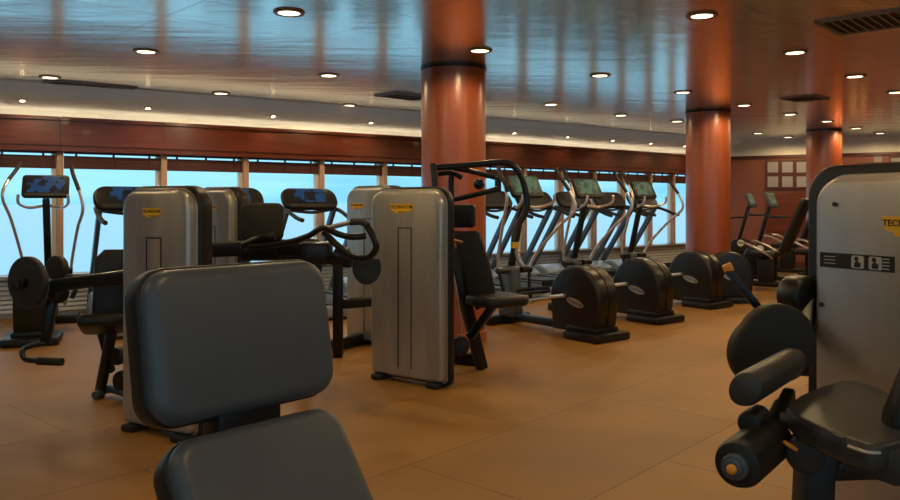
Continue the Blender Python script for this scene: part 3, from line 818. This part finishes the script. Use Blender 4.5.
prof=lambda P,Q,r: [(r*.55,0),(r*.9,.008),(r,.03),(r,(Q-P).length-.03),(r*.9,(Q-P).length-.008),(r*.5,(Q-P).length)]
b=MB(); zq=V((0,0,1)).rotation_difference(ua).to_matrix().to_4x4()
b.lathe(prof(p0,p1,.047),Matrix.Translation(p0)@zq@Matrix.Diagonal((1.,1.25,1,1)),36); b.build('thigh_roller','leather',E)
p0=at(736,466,2.15); p1=p0+ua*.34
b=MB(); b.lathe(prof(p0,p1,.068),Matrix.Translation(p0)@zq,36); rl=b.build('shin_roller','pad_black',E)
b=MB(); b.cyl(p0-ua*.02,p0+ua*.01,.036,bev=.006); b.cyl(p0-ua*.032,p0,.025,bev=.004); b.build('roller_hub','slate',rl)
b=MB(); b.ball(p0-ua*.035,.014); b.build('end_cap','orange_plastic',rl)
c2=at(748,424,2.3); b=MB(); b.cyl(c2,c2+ua*.12,.035,bev=.012); b.build('pivot_pad','pad_black',E)
b=MB(); b.beam(p1-ua*.06,at(790,395,2.6),.04,.06,.01); b.beam(at(772,405,2.55),at(808,425,2.5),.05,.05,.01); b.build('swing_lever','black_metal',E)
# seat
zS=.735
sp=[gr(786,405,zS),gr(838,380,zS),gr(872,384,zS),gr(905,402,zS),gr(915,430,zS),gr(884,444,zS),gr(850,439,zS)]
cs=sum(sp,V())/len(sp)
def smooth_loop(P,k=5):
    n=len(P); out=[]
    for i in range(n):
        p0,p1,p2,p3=P[i-1],P[i],P[(i+1)%n],P[(i+2)%n]
        for j in range(k):
            t=j/k; t2=t*t; t3=t2*t
            out.append(.5*((2*p1)+(p2-p0)*t+(2*p0-5*p1+4*p2-p3)*t2+(3*p1-p0-3*p2+p3)*t3))
    return out
lp=[(p.x-cs.x,p.y-cs.y) for p in smooth_loop(sp,3)][::-1]
b=MB(); b.prism(lp,.075,Matrix.Translation((cs.x,cs.y,zS-.075)),bev=.018,seg=3); b.build('seat','leather',E,ang=50)
b=MB(); b.beam(at(786,418,2.42),at(850,445,2.05),.05,.045,.012); b.beam(at(846,450,2.08),at(905,470,2.0),.05,.09,.012); b.beam(at(820,435,2.35),at(905,445,2.2),.08,.10,.02); b.build('seat_frame','charcoal',E)
b=MB(); b.tube([at(848,446,2.02),at(866,452,1.98),at(880,453,1.98)],.005,6); b.build('edge_rod','satin_silver',E)
b=MB(); b.beam(at(816,432,2.4),gr(806,640),.09,.11,.012); b.beam(at(835,440,2.45),gr(770,640),.05,.06,.01); b.beam(at(812,470,2.45),at(880,468,2.5),.06,.06,.01); b.build('front_post','black_metal',E)
b=MB(); b.beam(gr(770,640)+V((0,0,.03)),gr(1000,640)+V((0,0,.03)),.09,.06,.012); b.build('base_bar','black_metal',E)
c2=at(806,452,2.3); b=MB(); b.cyl(c2-V((.02,.04,0)),c2+V((.02,.04,0)),.055,bev=.012); b.build('pulley','charcoal',E)
b=MB(); b.beam(at(784,442,2.28),at(808,456,2.28),.022,.012,.004); b.build('release_tab','orange_plastic',E)
c0=at(920,400,2.2); b=MB(); b.prism([((x-920)/F*2.2,-(y-400)/F*2.2) for x,y in ((906,345),(930,338),(965,338),(965,436),(880,434),(882,412))][::-1],.10,frame_m(c0,(.97,-.2,0),(0,0,1)),bev=.03); b.build('backrest','pad_black',E)

# --- foreground machine: two part backrest, seen close
u=V((.668,.744,0)); nv=V((.744,-.668,0))              # pad width, pad facing
FG=empty('padded_bench','foreground bench with a two part dark gray padded backrest, nearest the camera','bench',V((-.35,1.75,0)),0,None,world=True)
c0=V((-.452,1.70,0))
def pad(ctr,w,h,th,tilt,name,r=.05,bev=.035,roll=0.):
    up=(V((0,0,1))*math.cos(tilt)-nv*math.sin(tilt)).normalized()
    x=(u*math.cos(roll)+up*math.sin(roll)).normalized()
    Mp=frame_m(ctr,x,up)
    b=MB(); b.prism(rrect(w-.012,h-.012,r-.006,8),.07,Mp@Matrix.Translation((0,0,-.07)),bev=bev,seg=6,both=False); c=b.build(name,'bench_leather',FG,ang=60)
    b=MB(); b.prism(rrect(w,h,r,8),th-.034,Mp@Matrix.Translation((0,0,-th)),bev=.012,seg=4); b.build('shade_side_band','pad_black',c,ang=60)  # black layer puts the shade on the pad's sides into the colour
    return c, Mp
up_pad,Mu=pad(V((c0.x,c0.y,1.064))+nv*.03+u*.005,.465,.325,.10,R(10),'upper_backrest',.065,.03)
lw_pad,Ml=pad(V((c0.x,c0.y,0))+V((0,0,.748))+nv*.15+u*.012,.44,.36,.10,R(36),'lower_backrest',.07,.03)
b=MB(); b.beam(V((c0.x,c0.y,1.15))-nv*.10,V((c0.x,c0.y,.70))+nv*.02,.09,.05,.01,up=u); b.beam(V((c0.x,c0.y,.70))+nv*.02,V((c0.x,c0.y,.48))+nv*.16,.09,.05,.01,up=u); b.build('back_post','black_metal',FG)
b=MB(); b.box(V((c0.x,c0.y,.885))+nv*.0,(.16,.07,.09),.012,rot=math.atan2(u.y,u.x)); b.build('hinge_bracket','black_metal',FG)
b=MB(); sc=V((c0.x,c0.y,.44))+nv*.48; b.prism(rrect(.44,.42,.07),.09,frame_m(sc,u,-nv),bev=.03); b.build('seat','leather',FG)
b=MB(); b.beam(V((c0.x,c0.y,.40))-nv*.05,V((c0.x,c0.y,.40))+nv*.66,.08,.07,.01); b.beam(V((c0.x,c0.y,.40))+nv*.10,V((c0.x,c0.y,0.03))+nv*.10,.08,.08,.01); b.beam(V((c0.x,c0.y,.40))+nv*.55,V((c0.x,c0.y,0.03))+nv*.62,.07,.07,.01); b.build('frame','black_metal',FG)
for t in (.10,.62):
    b=MB(); b.beam(V((c0.x,c0.y,.03))+nv*t-u*.27,V((c0.x,c0.y,.03))+nv*t+u*.27,.07,.06,.01); b.build('foot','black_metal',FG)

# ------------------------------------------------------------------ sky
W=bpy.data.worlds.new('sky'); S.world=W; W.use_nodes=True
n,l=W.node_tree.nodes,W.node_tree.links
bg=n['Background']
tc=n.new('ShaderNodeTexCoord'); sx=n.new('ShaderNodeSeparateXYZ'); l.new(tc.outputs['Generated'],sx.inputs[0])
mp=n.new('ShaderNodeMapping'); mp.inputs['Scale'].default_value=(1,1,9); l.new(tc.outputs['Generated'],mp.inputs['Vector'])
nz=n.new('ShaderNodeTexNoise'); nz.inputs['Scale'].default_value=3; nz.inputs['Detail'].default_value=5; l.new(mp.outputs['Vector'],nz.inputs['Vector'])
ad=n.new('ShaderNodeMath'); ad.operation='MULTIPLY_ADD'; ad.inputs[1].default_value=.16; l.new(nz.outputs['Fac'],ad.inputs[0])
l.new(sx.outputs['Z'],ad.inputs[2])
cr=n.new('ShaderNodeValToRGB'); e=cr.color_ramp.elements
e[0].position=.05; e[0].color=(.23,.52,.67,1); e[1].position=.6; e[1].color=(.52,.60,.66,1)
for p,c in ((.085,(.15,.41,.59,1)),(.115,(.25,.52,.65,1)),(.18,(.20,.46,.62,1)),(.25,(.58,.68,.72,1))):
    x=e.new(p); x.color=c
l.new(ad.outputs[0],cr.inputs['Fac']); l.new(cr.outputs['Color'],bg.inputs['Color'])
bg.inputs['Strength'].default_value=1.85

# ------------------------------------------------------------------ camera
cam=bpy.data.cameras.new('camera'); co=bpy.data.objects.new('camera',cam); COL.objects.link(co)
cam.sensor_width=36; cam.lens=F/900*36; cam.shift_y=-(250-HY)/900
co.location=(0,0,CZ); co.rotation_euler=(R(90),0,0); cam.clip_end=20000
S.camera=co
S.view_settings.view_transform='Standard'; S.view_settings.look='None'; S.view_settings.exposure=.1; S.view_settings.gamma=1
S.view_settings.use_curve_mapping=False
S.cycles.use_denoising=True
for o in list(bpy.data.objects):
    if '_w' in o: del o['_w']
